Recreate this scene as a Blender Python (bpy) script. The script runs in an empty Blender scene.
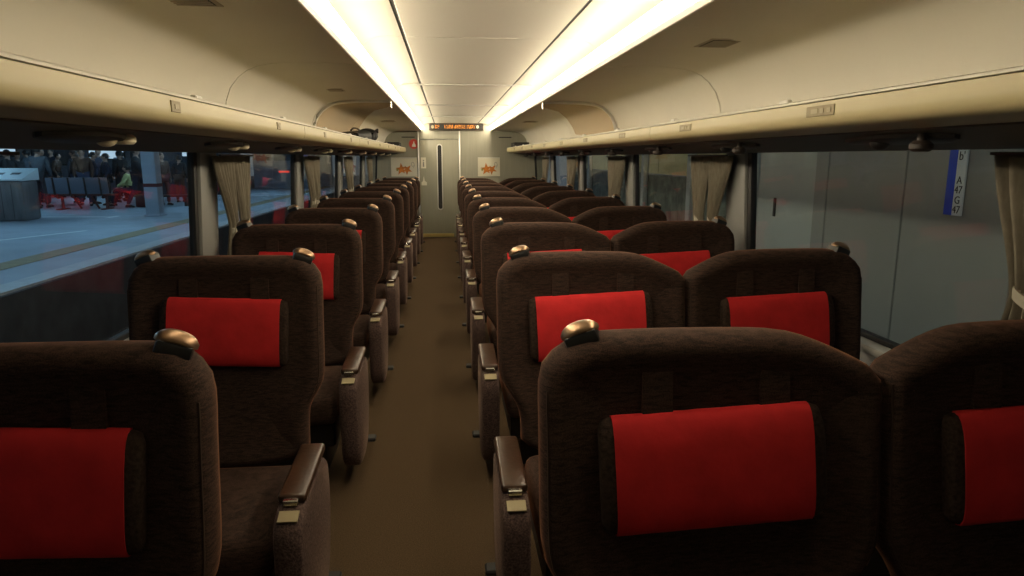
import bpy, bmesh, math, random
from mathutils import Vector, Matrix
random.seed(7)
sc = bpy.context.scene
COL = sc.collection
PI = math.pi

# ------------------------------------------------------------------ camera, sky, exposure
FPX = 683.0
cam_d = bpy.data.cameras.new('camera')
cam_d.sensor_width = 36.0
cam_d.lens = 36.0 * FPX / 1024.0
cam_d.clip_start = 0.02
cam_d.clip_end = 300
cam = bpy.data.objects.new('camera', cam_d)
COL.objects.link(cam)
cam.location = (0, 0, 1.5)
cam.rotation_euler = (math.radians(90 - 10.82), 0, math.radians(-5.38))
sc.camera = cam

world = bpy.data.worlds.new('dusk_sky')
sc.world = world
world.use_nodes = True
bg = world.node_tree.nodes['Background']
bg.inputs[0].default_value = (0.36, 0.42, 0.46, 1)
bg.inputs[1].default_value = 0.36

sc.view_settings.view_transform = 'Standard'
sc.view_settings.look = 'None'
sc.view_settings.gamma = 1.0
sc.view_settings.exposure = 0.0
LAMP = 36.0            # ceiling diffusers
ADDED_LAMP = 82.0   # tubes added under an unseen canopy to light the platform

# ------------------------------------------------------------------ materials
def material(name, color, rough=0.6, metal=0.0, noise=0.0, nscale=30.0, bump=0.0, sheen=0.0, sheen_tint=None,
             emit=None, emit_s=0.0, stretch=(1, 1, 1), spec=0.5, coat=0.0):
    m = bpy.data.materials.new(name)
    m.use_nodes = True
    nt = m.node_tree
    b = nt.nodes['Principled BSDF']
    b.inputs['Base Color'].default_value = (*color, 1)
    b.inputs['Roughness'].default_value = rough
    b.inputs['Metallic'].default_value = metal
    b.inputs['Specular IOR Level'].default_value = spec
    b.inputs['Coat Weight'].default_value = coat
    if sheen:
        b.inputs['Sheen Weight'].default_value = sheen
        b.inputs['Sheen Roughness'].default_value = 0.35
        b.inputs['Sheen Tint'].default_value = (*(sheen_tint or color), 1)
    if emit:
        b.inputs['Emission Color'].default_value = (*emit, 1)
        b.inputs['Emission Strength'].default_value = emit_s
    if noise or bump:
        tc = nt.nodes.new('ShaderNodeTexCoord')
        mp = nt.nodes.new('ShaderNodeMapping')
        mp.inputs['Scale'].default_value = stretch
        nz = nt.nodes.new('ShaderNodeTexNoise')
        nz.inputs['Scale'].default_value = nscale
        nz.inputs['Detail'].default_value = 4
        nt.links.new(tc.outputs['Object'], mp.inputs[0])
        nt.links.new(mp.outputs[0], nz.inputs['Vector'])
        if noise:
            r = nt.nodes.new('ShaderNodeValToRGB')
            r.color_ramp.elements[0].position = 0.3
            r.color_ramp.elements[1].position = 0.7
            r.color_ramp.elements[0].color = (*[c * (1 - noise) for c in color], 1)
            r.color_ramp.elements[1].color = (*[min(1, c * (1 + noise)) for c in color], 1)
            nt.links.new(nz.outputs[0], r.inputs[0])
            nt.links.new(r.outputs[0], b.inputs['Base Color'])
        if bump:
            bp = nt.nodes.new('ShaderNodeBump')
            bp.inputs['Strength'].default_value = bump
            bp.inputs['Distance'].default_value = 0.01
            nt.links.new(nz.outputs[0], bp.inputs['Height'])
            nt.links.new(bp.outputs[0], b.inputs['Normal'])
    return m

def seat_fabric(name, c1, c2, sheen):
    """ribbed moquette: wavy horizontal ribs, two browns"""
    m = bpy.data.materials.new(name)
    m.use_nodes = True
    nt = m.node_tree
    b = nt.nodes['Principled BSDF']
    b.inputs['Roughness'].default_value = 0.95
    b.inputs['Specular IOR Level'].default_value = 0.15
    b.inputs['Sheen Weight'].default_value = sheen
    b.inputs['Sheen Roughness'].default_value = 0.3
    b.inputs['Sheen Tint'].default_value = (0.90, 0.36, 0.16, 1)
    tc = nt.nodes.new('ShaderNodeTexCoord')
    mp = nt.nodes.new('ShaderNodeMapping'); mp.inputs['Scale'].default_value = (34, 34, 190)
    nt.links.new(tc.outputs['Object'], mp.inputs[0])
    w = nt.nodes.new('ShaderNodeTexNoise')
    w.inputs['Scale'].default_value = 1.0; w.inputs['Detail'].default_value = 2.5; w.inputs['Distortion'].default_value = .6
    nt.links.new(mp.outputs[0], w.inputs['Vector'])
    nz = nt.nodes.new('ShaderNodeTexNoise')
    nz.inputs['Scale'].default_value = 420
    nt.links.new(tc.outputs['Object'], nz.inputs['Vector'])
    mx = nt.nodes.new('ShaderNodeMath'); mx.operation = 'MULTIPLY'
    nt.links.new(w.outputs[0], mx.inputs[0]); nt.links.new(nz.outputs[0], mx.inputs[1])
    r = nt.nodes.new('ShaderNodeValToRGB')
    r.color_ramp.elements[0].color = (*c1, 1); r.color_ramp.elements[1].color = (*c2, 1)
    r.color_ramp.elements[0].position = 0.14; r.color_ramp.elements[1].position = 0.36
    nt.links.new(mx.outputs[0], r.inputs[0])
    nt.links.new(r.outputs[0], b.inputs['Base Color'])
    bp = nt.nodes.new('ShaderNodeBump')
    bp.inputs['Strength'].default_value = 0.22; bp.inputs['Distance'].default_value = 0.004
    nt.links.new(mx.outputs[0], bp.inputs['Height'])
    nt.links.new(bp.outputs[0], b.inputs['Normal'])
    return m

def glass_material(name, tint, ior=1.5, rough=0.0):
    m = bpy.data.materials.new(name)
    m.use_nodes = True
    nt = m.node_tree
    nt.nodes.remove(nt.nodes['Principled BSDF'])
    out = nt.nodes['Material Output']
    t = nt.nodes.new('ShaderNodeBsdfTransparent'); t.inputs[0].default_value = (*tint, 1)
    g = nt.nodes.new('ShaderNodeBsdfGlossy'); g.inputs['Roughness'].default_value = rough
    lw = nt.nodes.new('ShaderNodeLayerWeight'); lw.inputs[0].default_value = 0.5      # Schlick, the same on both faces
    pw = nt.nodes.new('ShaderNodeMath'); pw.operation = 'POWER'; pw.inputs[1].default_value = 5
    f0 = ((ior - 1) / (ior + 1)) ** 2
    ma = nt.nodes.new('ShaderNodeMath'); ma.operation = 'MULTIPLY_ADD'
    ma.inputs[1].default_value = .62; ma.inputs[2].default_value = f0
    nt.links.new(lw.outputs['Facing'], pw.inputs[0]); nt.links.new(pw.outputs[0], ma.inputs[0])
    mx = nt.nodes.new('ShaderNodeMixShader')
    nt.links.new(ma.outputs[0], mx.inputs[0])
    nt.links.new(t.outputs[0], mx.inputs[1]); nt.links.new(g.outputs[0], mx.inputs[2])
    nt.links.new(mx.outputs[0], out.inputs[0])
    return m

def emitter(name, color, s):
    m = bpy.data.materials.new(name)
    m.use_nodes = True
    nt = m.node_tree
    nt.nodes.remove(nt.nodes['Principled BSDF'])
    e = nt.nodes.new('ShaderNodeEmission')
    e.inputs[0].default_value = (*color, 1); e.inputs[1].default_value = s
    nt.links.new(e.outputs[0], nt.nodes['Material Output'].inputs[0])
    return m

M = dict(
    fabric=seat_fabric('brown_moquette', (0.018, 0.012, 0.0095), (0.060, 0.034, 0.025), 0.27),
    arm_fabric=material('plum_grey_moquette', (0.085, 0.055, 0.048), 0.95, noise=0.55, nscale=160, bump=0.3, sheen=0.25, sheen_tint=(0.6, 0.4, 0.3), spec=0.15),
    welt=material('brown_welt', (0.035, 0.021, 0.015), 0.9, sheen=0.2, sheen_tint=(0.8, 0.5, 0.3), spec=0.2),
    red=material('red_cover', (0.56, 0.024, 0.026), 0.85, noise=0.12, nscale=14, bump=0.35, sheen=0.15, sheen_tint=(1, 0.2, 0.15), spec=0.2),
    pillow=material('dark_brown_pillow', (0.035, 0.022, 0.016), 0.95, noise=0.4, nscale=120, bump=0.3, sheen=0.2, spec=0.15),
    dark=material('black_plastic', (0.012, 0.011, 0.010), 0.45),
    shell=material('brown_plastic', (0.035, 0.024, 0.018), 0.5),
    leather=material('brown_leather', (0.045, 0.022, 0.012), 0.28, noise=0.15, nscale=60, bump=0.08),
    bronze=material('bronze_metal', (0.36, 0.23, 0.14), 0.34, metal=0.9),
    chrome=material('chrome', (0.75, 0.72, 0.66), 0.22, metal=1.0),
    carpet=material('brown_carpet', (0.078, 0.051, 0.028), 1.0, noise=0.35, nscale=220, bump=0.5, spec=0.1),
    cream=material('cream_panel', (0.69, 0.655, 0.565), 0.55, noise=0.02, nscale=3),
    ceil=material('ceiling_white', (0.72, 0.68, 0.59), 0.5),
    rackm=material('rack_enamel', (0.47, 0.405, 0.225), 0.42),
    rack_under_shaded=material('rack_underside_shaded', (0.07, 0.06, 0.045), 0.6),  # shade under the rack put into the colour, far darker than the enamel
    plate=material('number_plate', (0.27, 0.22, 0.115), 0.5),
    plate_mark=material('number_mark', (0.36, 0.30, 0.18), 0.5),
    groove=material('black_groove', (0.006, 0.006, 0.006), 0.6),
    alu=material('aluminium', (0.72, 0.70, 0.66), 0.35, metal=0.85),
    wall=material('wall_laminate', (0.38, 0.37, 0.34), 0.5, noise=0.04, nscale=8),
    pillar=material('pillar_laminate', (0.27, 0.27, 0.255), 0.5),
    sill=material('sill_laminate', (0.55, 0.55, 0.52), 0.4),
    gasket=material('black_rubber', (0.006, 0.006, 0.007), 0.6),
    endwall=material('end_wall_laminate', (0.30, 0.29, 0.23), 0.45, noise=0.05, nscale=5, stretch=(8, 8, 0.6)),
    door=material('door_steel', (0.30, 0.29, 0.22), 0.38, noise=0.04, nscale=6, stretch=(10, 10, 0.5)),
    brass=material('brass_kick_plate', (0.75, 0.60, 0.25), 0.3, metal=0.8),
    paper=material('poster_paper', (0.66, 0.62, 0.50), 0.6),
    orange=material('poster_orange', (0.50, 0.16, 0.02), 0.6, noise=0.4, nscale=25),
    olive=material('poster_olive', (0.30, 0.24, 0.05), 0.6),
    greyink=material('poster_grey_ink', (0.22, 0.22, 0.20), 0.6),
    redsign=material('red_sign', (0.62, 0.07, 0.05), 0.4),
    white=material('white_plastic', (0.80, 0.78, 0.72), 0.4),
    lampwhite=material('lamp_cream_plastic', (0.85, 0.74, 0.52), 0.35),
    curtain=material('beige_curtain', (0.21, 0.185, 0.14), 0.9, noise=0.12, nscale=90, bump=0.15, spec=0.1, stretch=(1, 1, 0.2)),
    tie=material('curtain_tieback', (0.36, 0.33, 0.26), 0.8),
    vent=material('vent_enamel', (0.42, 0.36, 0.27), 0.5),
    vent_dark=material('vent_slot', (0.03, 0.025, 0.02), 0.7),
    acrylic=glass_material('smoked_brown_acrylic', (0.89, 0.82, 0.73)),
    glass=glass_material('window_glass', (0.88, 0.91, 0.92), 1.42),
    diffuser=emitter('lit_diffuser', (1.0, 0.86, 0.62), LAMP),
    led=emitter('orange_led', (1.0, 0.33, 0.05), 1.7),
    ledbox=material('led_case', (0.05, 0.025, 0.012), 0.35),
    bag=material('black_nylon', (0.014, 0.014, 0.015), 0.7, noise=0.3, nscale=30, bump=0.4),
    # outside
    plat=material('platform_asphalt', (0.31, 0.36, 0.41), 0.55, noise=0.12, nscale=1.2),
    kerb=material('platform_edge_stone', (0.46, 0.48, 0.50), 0.6, noise=0.1, nscale=6),
    platdark=material('platform_face', (0.05, 0.05, 0.055), 0.8, noise=0.3, nscale=3),
    ballast=material('ballast', (0.05, 0.048, 0.046), 0.95, noise=0.5, nscale=14, bump=0.6),
    tactile=material('yellow_tactile', (0.30, 0.23, 0.12), 0.7, noise=0.15, nscale=12),
    line=material('white_line', (0.70, 0.74, 0.76), 0.6),
    steel=material('painted_steel_post', (0.34, 0.38, 0.44), 0.5),
    binm=material('bin_steel', (0.16, 0.16, 0.16), 0.4, metal=0.5, noise=0.2, nscale=3, stretch=(3, 3, 0.5)),
    binlid=material('bin_lid', (0.72, 0.82, 0.84), 0.4),
    benchgrey=material('bench_grey', (0.10, 0.115, 0.145), 0.6),
    rust=material('bench_red_brown', (0.14, 0.04, 0.03), 0.6),
    darkblue=material('dark_blue_panel', (0.022, 0.028, 0.040), 0.5),
    bldg=material('station_wall', (0.20, 0.23, 0.27), 0.7, noise=0.15, nscale=2),
    canopy=material('canopy_steel', (0.30, 0.33, 0.36), 0.6),
    tube=emitter('added_cool_tube', (0.38, 0.71, 1.0), ADDED_LAMP),
    shoplight=emitter('shop_window_light', (0.60, 0.82, 1.0), 0.9),
    redlamp=emitter('red_signal', (1.0, 0.08, 0.06), 1.2),
    bluesign=material('blue_sign', (0.03, 0.08, 0.50), 0.4),
    track_grey=material('adjacent_train_grey', (0.30, 0.31, 0.295), 0.5, noise=0.04, nscale=2),
    track_door=material('adjacent_train_door', (0.44, 0.48, 0.465), 0.45),
    creamwall=material('cream_building', (0.62, 0.57, 0.30), 0.7, noise=0.15, nscale=2),
    greenwall=material('dark_green_fence', (0.17, 0.19, 0.155), 0.8, noise=0.4, nscale=5),
    signblue=material('sign_blue', (0.02, 0.07, 0.62), 0.4),
    signwhite=material('sign_white', (0.80, 0.88, 0.90), 0.4),
    ink=material('black_ink', (0.012, 0.013, 0.016), 0.5),
    skin=material('skin', (0.45, 0.28, 0.20), 0.6),
    hair=material('black_hair', (0.012, 0.011, 0.011), 0.5),
    rail=material('rail_steel', (0.20, 0.17, 0.14), 0.4, metal=0.7),
)
def cloth(name, c): return material(name, c, 0.85, noise=0.15, nscale=20)
M['navy'] = cloth('navy_cloth', (0.018, 0.022, 0.040)); M['charcoal'] = cloth('charcoal_cloth', (0.025, 0.025, 0.028))
M['greycoat'] = cloth('grey_cloth', (0.09, 0.105, 0.125)); M['beige'] = cloth('beige_cloth', (0.42, 0.38, 0.28))
M['yellow'] = cloth('pale_yellow_cloth', (0.62, 0.60, 0.25)); M['whitecloth'] = cloth('white_cloth', (0.60, 0.66, 0.70))
M['brown'] = cloth('brown_cloth', (0.09, 0.05, 0.035)); M['redcloth'] = cloth('dark_red_cloth', (0.10, 0.022, 0.024))
M['bluecloth'] = cloth('blue_cloth', (0.05, 0.09, 0.22)); M['denim'] = cloth('denim', (0.04, 0.055, 0.10))

# ------------------------------------------------------------------ mesh helpers
class MB:
    def __init__(s): s.v = []; s.f = []
    def add(s, v, f):
        o = len(s.v); s.v += [tuple(p) for p in v]; s.f += [tuple(i + o for i in q) for q in f]; return s
    def bm(s, b, T=None):
        b.verts.ensure_lookup_table()
        for i, v in enumerate(b.verts): v.index = i
        s.add([(T @ v.co if T else v.co) for v in b.verts], [[v.index for v in q.verts] for q in b.faces]); b.free(); return s
    def box(s, x0, x1, y0, y1, z0, z1, bev=0.0, seg=2, T=None):
        b = bmesh.new(); bmesh.ops.create_cube(b, size=1)
        for v in b.verts:
            v.co = ((x0 + x1) / 2 + v.co.x * (x1 - x0), (y0 + y1) / 2 + v.co.y * (y1 - y0), (z0 + z1) / 2 + v.co.z * (z1 - z0))
        if bev: bmesh.ops.bevel(b, geom=b.edges[:], offset=bev, segments=seg, profile=0.5, affect='EDGES')
        return s.bm(b, T)
    def rings(s, rs, cap0=True, cap1=True, closed=True):
        n = len(rs[0]); o = len(s.v); f = []
        for r in rs: s.v += [tuple(p) for p in r]
        for i in range(len(rs) - 1):
            for j in range(n if closed else n - 1):
                k = (j + 1) % n
                f.append((o + i * n + j, o + i * n + k, o + (i + 1) * n + k, o + (i + 1) * n + j))
        if cap0: f.append(tuple(o + j for j in range(n))[::-1])
        if cap1: f.append(tuple(o + (len(rs) - 1) * n + j for j in range(n)))
        s.f += f; return s
    def tube(s, pts, r, n=8, closed=False):
        P = [Vector(p) for p in pts]; rs = []
        rad = r if isinstance(r, (list, tuple)) else [r] * len(P)
        for i, p in enumerate(P):
            a = P[i - 1] if (i > 0 or closed) else p
            c = P[(i + 1) % len(P)] if (i < len(P) - 1 or closed) else p
            t = (c - a).normalized()
            up = Vector((0, 0, 1)) if abs(t.z) < 0.9 else Vector((1, 0, 0))
            u = t.cross(up).normalized(); w = t.cross(u)
            rs.append([p + (u * math.cos(2 * PI * k / n) + w * math.sin(2 * PI * k / n)) * rad[i] for k in range(n)])
        if closed: rs.append(rs[0]); return s.rings(rs, False, False)
        return s.rings(rs)
    def lathe(s, prof, c=(0, 0, 0), n=16, axis='z'):
        rs = []
        for r, h in prof:
            ring = []
            for k in range(n):
                a = 2 * PI * k / n
                p = (r * math.cos(a), r * math.sin(a), h)
                if axis == 'y': p = (p[0], p[2], p[1])
                if axis == 'x': p = (p[2], p[0], p[1])
                ring.append((c[0] + p[0], c[1] + p[1], c[2] + p[2]))
            rs.append(ring)
        return s.rings(rs)
    def ball(s, c, r, sq=(1, 1, 1), u=14, v=9):
        return s.lathe([(max(1e-4, r * math.sin(PI * i / v)), -r * math.cos(PI * i / v)) for i in range(v + 1)], n=u).xf_last((v + 1) * u, c, sq)
    def xf_last(s, n, c, sq):
        for i in range(len(s.v) - n, len(s.v)):
            p = s.v[i]; s.v[i] = (c[0] + p[0] * sq[0], c[1] + p[1] * sq[1], c[2] + p[2] * sq[2])
        return s
    def prism(s, poly, y0, y1, ax='y'):
        """poly in (x,z) pushed along y (or (y,z) along x, or (x,y) along z)"""
        def P(a, b, h): return (a, h, b) if ax == 'y' else ((h, a, b) if ax == 'x' else (a, b, h))
        return s.rings([[P(a, b, y0) for a, b in poly], [P(a, b, y1) for a, b in poly]])
    def build(s, name, mat, parent=None, smooth=35, loc=None):
        me = bpy.data.meshes.new(name); me.from_pydata(s.v, [], s.f); me.validate()
        b = bmesh.new(); b.from_mesh(me); bmesh.ops.recalc_face_normals(b, faces=b.faces[:]); b.to_mesh(me); b.free()
        me.materials.append(mat)
        if smooth:
            me.polygons.foreach_set('use_smooth', [True] * len(me.polygons))
            me.set_sharp_from_angle(angle=math.radians(smooth))
        o = bpy.data.objects.new(name, me); COL.objects.link(o)
        if parent: o.parent = parent
        if loc: o.location = loc
        return o

def tag(o, label, cat, group=None, kind=None):
    o['label'] = label; o['category'] = cat
    if group: o['group'] = group
    if kind: o['kind'] = kind
    return o
def thing(name, label, cat, loc=(0, 0, 0), rz=0, group=None):
    o = bpy.data.objects.new(name, None); COL.objects.link(o); o.empty_display_size = 0.1
    o.location = loc; o.rotation_euler = (0, 0, rz)
    return tag(o, label, cat, group)
def structure(o): o['kind'] = 'structure'; return o
def empty_structure(name):
    o = bpy.data.objects.new(name, None); COL.objects.link(o); return structure(o)
def copy_tree(o, parent=None):
    c = o.copy(); COL.objects.link(c)
    if parent: c.parent = parent
    for ch in list(o.children): copy_tree(ch, c)
    return c
ORD = ['first', 'second', 'third', 'fourth', 'fifth', 'sixth', 'seventh', 'eighth', 'ninth', 'tenth', 'eleventh', 'twelfth', 'thirteenth']

# ------------------------------------------------------------------ the car: measures
CX = 0.19                 # centre line of the car
Y0, Y1 = -0.5, 13.06      # rear and end wall
P = 1.185                 # seat pitch
WP = 2.33                 # window pitch
def X(s, u): return CX + s * u
def wall_u(z): return 1.44 + 0.05 * (1.525 - z)     # the sides lean in towards the roof
SIDES = ((-1, 'left'), (1, 'right'))

# floor
structure(MB().box(-1.42, 1.80, Y0, Y1 + 0.1, -0.05, 0.0).build('floor', M['carpet'], smooth=0))

# ------------------------------------------------------------------ ceiling
ceiling = structure(MB().box(-0.95, 1.33, Y0, Y1 + .1, 2.19, 2.22).build('ceiling', M['ceil'], smooth=0))
MODS = [Y0, 3.78, 6.10, 8.42, 10.74, Y1]
def band(profile, s, ya, yb, th):
    """thin shell following (u,z) points, thickened by th upwards/outwards"""
    n = len(profile); out = []
    for i, (u, z) in enumerate(profile):
        a = profile[max(0, i - 1)]; b = profile[min(n - 1, i + 1)]
        t = Vector((b[0] - a[0], b[1] - a[1])).normalized(); nn = Vector((-t.y, t.x))
        out.append((u - nn.x * th, z - nn.y * th))
    poly = [(X(s, u), z) for u, z in profile + out[::-1]]
    return MB().prism(poly, ya, yb)
COVE = [(1.345, 1.655), (1.343, 1.72), (1.333, 1.79), (1.306, 1.86), (1.262, 1.915), (1.212, 1.952), (1.155, 1.975), (1.09, 1.988), (0.98, 1.996), (0.80, 1.996), (0.645, 1.988)]
for s, _ in SIDES:
    for a, b in zip(MODS[:-1], MODS[1:]):
        band(COVE, s, a + 0.006, b - 0.006, -0.012).build('cove_panel', M['cream'], ceiling, smooth=50)
        band([(0.412, 2.125), (0.48, 2.123), (0.54, 2.117), (0.585, 2.100), (0.606, 2.082), (0.616, 2.068)], s, a + 0.004, b - 0.004, -0.01).build('strip_panel', M['ceil'], ceiling)
    for y in MODS[1:-1]:
        band([(u + (.0125 if u > 1.2 else 0), z + (.0125 if u <= 1.3 else 0)) for u, z in COVE], s, y - .02, y + .02, -.004).build('seam_light_block', M['groove'], ceiling, smooth=50)  # black strip added to stop light leaking through the panel gap
    MB().box(X(s, 0.405) - .014, X(s, 0.405) + .014, Y0, Y1, 2.128, 2.15).build('groove', M['groove'], ceiling, smooth=0)
for a, b in zip(MODS[:-1], MODS[1:]):
    MB().box(X(-1, .392), X(1, .392), a + .004, b - .004, 2.118, 2.13, .003, 1).build('center_panel', M['ceil'], ceiling)
for y in MODS[2:-1]:
    MB().box(X(-1, .60), X(1, .60), y - .02, y + .02, 2.106, 2.117, .003, 1).build('cross_trim', M['alu'], ceiling)
for s, nm in SIDES:
    L = thing('ceiling_light', {-1: 'long glowing ceiling light strip above the single seats', 1: 'long glowing ceiling light strip above the paired seats'}[s],
              'ceiling light', (0, 0, 0), group='light strips along the ceiling')
    for a, b in zip([0.9] + MODS[1:-1], MODS[1:]):
        prof = [(0.634, 2.006), (0.630, 2.03), (0.618, 2.066)]
        band(prof, s, a + .006, b - .006, 0.004).build('diffuser', M['diffuser'], L, smooth=60)
    MB().box(min(X(s, .636), X(s, .648)), max(X(s, .636), X(s, .648)), Y0, Y1 - .02, 1.974, 2.005, .003, 1).build('edge_trim', M['alu'], L)

# ------------------------------------------------------------------ side walls and windows
STRIPS = [3.67 + WP * k for k in range(-2, 5)]      # far edge of each window
wn = 0
for s, nm in SIDES:
    def sheared(mb):
        mb.v = [(x + s * (wall_u(z) - 1.44), y, z) for x, y, z in mb.v]; return mb
    def wbox(u0, u1, ya, yb, z0, z1, bev=0.0):
        return sheared(MB().box(min(X(s, u0), X(s, u1)), max(X(s, u0), X(s, u1)), ya, yb, z0, z1, bev, 2))
    w = structure(wbox(1.44, 1.50, Y0, Y1, 0.0, 0.74).build('wall_' + nm, M['wall'], smooth=0))
    wbox(1.44, 1.50, Y0, Y1, 1.54, 1.75).build('header_panel', M['wall'], w, smooth=0)
    wbox(1.405, 1.50, Y0, Y1, 0.742, 0.775, .006).build('sill', M['sill'], w)
    edges = [e for e in STRIPS if e < Y1 - .4]
    for i, e in enumerate(edges):
        wbox(1.44, 1.495, e + .012, min(e + .27, Y1 - .02), 0.776, 1.538, .008).build('pillar', M['pillar'], w)
    wbox(1.44, 1.495, Y0, STRIPS[0] - WP + .27, 0.776, 1.538).build('pillar', M['pillar'], w)
    for i, e in enumerate(STRIPS):
        wn += 1
        ya, yb = e - WP + .28, min(e, Y1 - .03)
        if yb - ya < .3: continue
        ya = max(ya, Y0 + .05)
        fr = structure(wbox(1.455, 1.49, yb - .038, yb + .010, .778, 1.536, .004).build('window_%d' % wn, M['gasket']))
        wbox(1.455, 1.49, ya - .008, ya + .02, .778, 1.536, .004).build('gasket', M['gasket'], fr)
        wbox(1.455, 1.49, ya + .022, yb - .040, .778, .80, .004).build('gasket', M['gasket'], fr)
        wbox(1.470, 1.476, ya + .022, yb - .040, .802, 1.536).build('pane', M['glass'], fr, smooth=0)
        wbox(1.36, 1.372, ya - .20, ya + (.24 if s > 0 and abs(e - 3.67) < .1 else .42), 1.506, 1.516, .003).build('curtain_rail', M['dark'], fr)
structure(MB().box(-1.45, 1.83, Y0 - .1, Y0, 0, 2.2).build('wall_back', M['endwall'], smooth=0))

# ------------------------------------------------------------------ end wall, door, sign, posters
we = structure(MB().box(-1.45, -0.535, Y1, Y1 + .1, 0, 2.2).build('wall_front', M['endwall'], smooth=0))
MB().box(.235, 1.83, Y1, Y1 + .1, 0, 2.2).build('wall_section', M['endwall'], we, smooth=0)
MB().box(-.534, .234, Y1, Y1 + .1, 1.835, 2.2).build('door_header', M['endwall'], we, smooth=0)
for x0, z in ((-.82, 1.86), (.98, 1.86)):
    MB().box(x0, x0 + .24, Y1 - .012, Y1 - .001, z, z + .018).build('slot', M['dark'], we, smooth=0)
structure(MB().box(-.535, -.508, Y1 - .03, Y1 - .001, 0, 1.985, .006).build('trim_1', M['alu']))
structure(MB().box(.232, .258, Y1 - .03, Y1 - .001, 0, 1.985, .006).build('trim_2', M['alu']))
d = structure(MB().box(-.506, .230, Y1 + .015, Y1 + .06, 0.004, 1.83, .004).build('door_1', M['door']))
def stadium(cx, cz, hw, hh, n=10):
    return [(cx + hw * math.cos(a), cz + hh - hw + hw * math.sin(a)) for a in [PI * k / n for k in range(n + 1)]] + \
           [(cx + hw * math.cos(a), cz - hh + hw + hw * math.sin(a)) for a in [PI + PI * k / n for k in range(n + 1)]]
MB().prism(stadium(-.128, 1.135, .052, .615), Y1 + .008, Y1 + .016).build('window_frame', M['alu'], d)
MB().prism(stadium(-.128, 1.135, .036, .592), Y1 + .003, Y1 + .010).build('pane', M['dark'], d)
MB().box(-.47, .12, Y1 + .008, Y1 + .016, .012, .075, .002, 1).build('kick_plate', M['brass'], d)
st = MB().box(-.475, -.385, Y1 + .011, Y1 + .0145, 1.30, 1.50).build('sticker', M['paper'], d, smooth=0)
m = MB(); m.prism([(-.445, 1.33), (-.415, 1.33), (-.42, 1.42), (-.44, 1.42)], Y1 + .008, Y1 + .0108); m.lathe([(1e-4, -.001), (.014, -.001), (.014, .001), (1e-4, .001)], (-.43, Y1 + .0094, 1.445), 10, 'y')
m.build('pictogram', M['greyink'], st, smooth=0)
MB().prism([(-.475, .985), (-.375, .985), (-.375, 1.04), (-.415, 1.07), (-.43, 1.16), (-.445, 1.07), (-.475, 1.04)], Y1 + .011, Y1 + .0145).build('sticker', M['paper'], d, smooth=0)

sg = thing('destination_display', 'dark display box with glowing orange dot letters above the end door', 'display', (.19, Y1 - .06, 1.992))
MB().box(-.50, .50, -.05, .05, 0, .124, .006).build('case', M['ledbox'], sg)
MB().box(-.485, .485, -.054, -.051, .012, .112).build('screen', M['dark'], sg, smooth=0)
rg = random.Random(3)
for x0, n in ((-.39, 2), (-.22, 4), (-.04, 5), (.19, 4)):
    for k in range(n):
        mm = MB()                                    # unreadable dot matrix letters
        for i in range(4):
            for j in range(5):
                if rg.random() < .66:
                    x = x0 + k * .042 + i * .009
                    mm.box(x, x + .0075, -.057, -.0545, .032 + j * .013, .042 + j * .013)
        mm.build('letter', M['led'], sg, smooth=0)
for x, mt in ((-.455, 'plate_mark'), (.37, 'paper')):
    MB().prism(stadium(x + .02, .062, .026, .03), -.057, -.0545).build('pictogram', M[mt], sg, smooth=0)

def leaf(cx, cz, r, rot, seed):
    rr = random.Random(seed); pts = []
    for k in range(10):
        a = rot + PI * k / 5
        q = r * (1.0 if k % 2 == 0 else .42) * rr.uniform(.85, 1.1)
        pts.append((cx + q * math.cos(a), cz + q * math.sin(a)))
    return pts
for xa, xb, lab in ((-1.03, -.55, 'cream poster with orange leaves on the end wall behind the single seats'),
                    (.585, 1.0, 'cream poster with orange leaves on the end wall behind the paired seats')):
    po = thing('poster', lab, 'poster', ((xa + xb) / 2, Y1 - .001, 1.15), group='posters on the end wall')
    h = (xb - xa) / 2
    MB().box(-h, h, -.012, 0, 0, .335, .003, 1).build('board', M['paper'], po)
    MB().box(-h, h, -.018, 0, .337, .35, .002, 1).build('rail', M['alu'], po)
    MB().prism(leaf(-.05, .135, .115, .4, 1), -.0150, -.0125).build('leaf_print', M['orange'], po, smooth=0)
    MB().prism(leaf(.055, .125, .10, .9, 2), -.0156, -.0152).build('leaf_print', M['orange'], po, smooth=0)
    MB().prism(leaf(-.125, .125, .04, .2, 3), -.0162, -.0158).build('leaf_print', M['olive'], po, smooth=0)
    sk = []
    for k in range(26):
        a = -PI / 2 + 2 * PI * k / 22
        sk.append((h - .075 + .022 * math.cos(a) * (1 + .02 * k), -.014, .20 + .045 * math.sin(a) + .0015 * k))
    MB().tube(sk, .004, 5).build('drawn_mark', M['greyink'], po)
ds = thing('red_sign', 'round red sign with a white mark on the end wall beside the door', 'sign', (-.60, Y1 - .001, 1.745))
MB().lathe([(1e-4, -.012), (.088, -.012), (.09, -.009), (.09, 0), (1e-4, 0)], n=28, axis='y').build('disc', M['redsign'], ds)
MB().prism([(-.035, -.05), (.04, -.05), (.03, -.01), (.012, .015), (.012, .045), (-.008, .045), (-.01, .01), (-.03, -.015)], -.0145, -.0125).build('white_mark', M['white'], ds, smooth=0)

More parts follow.
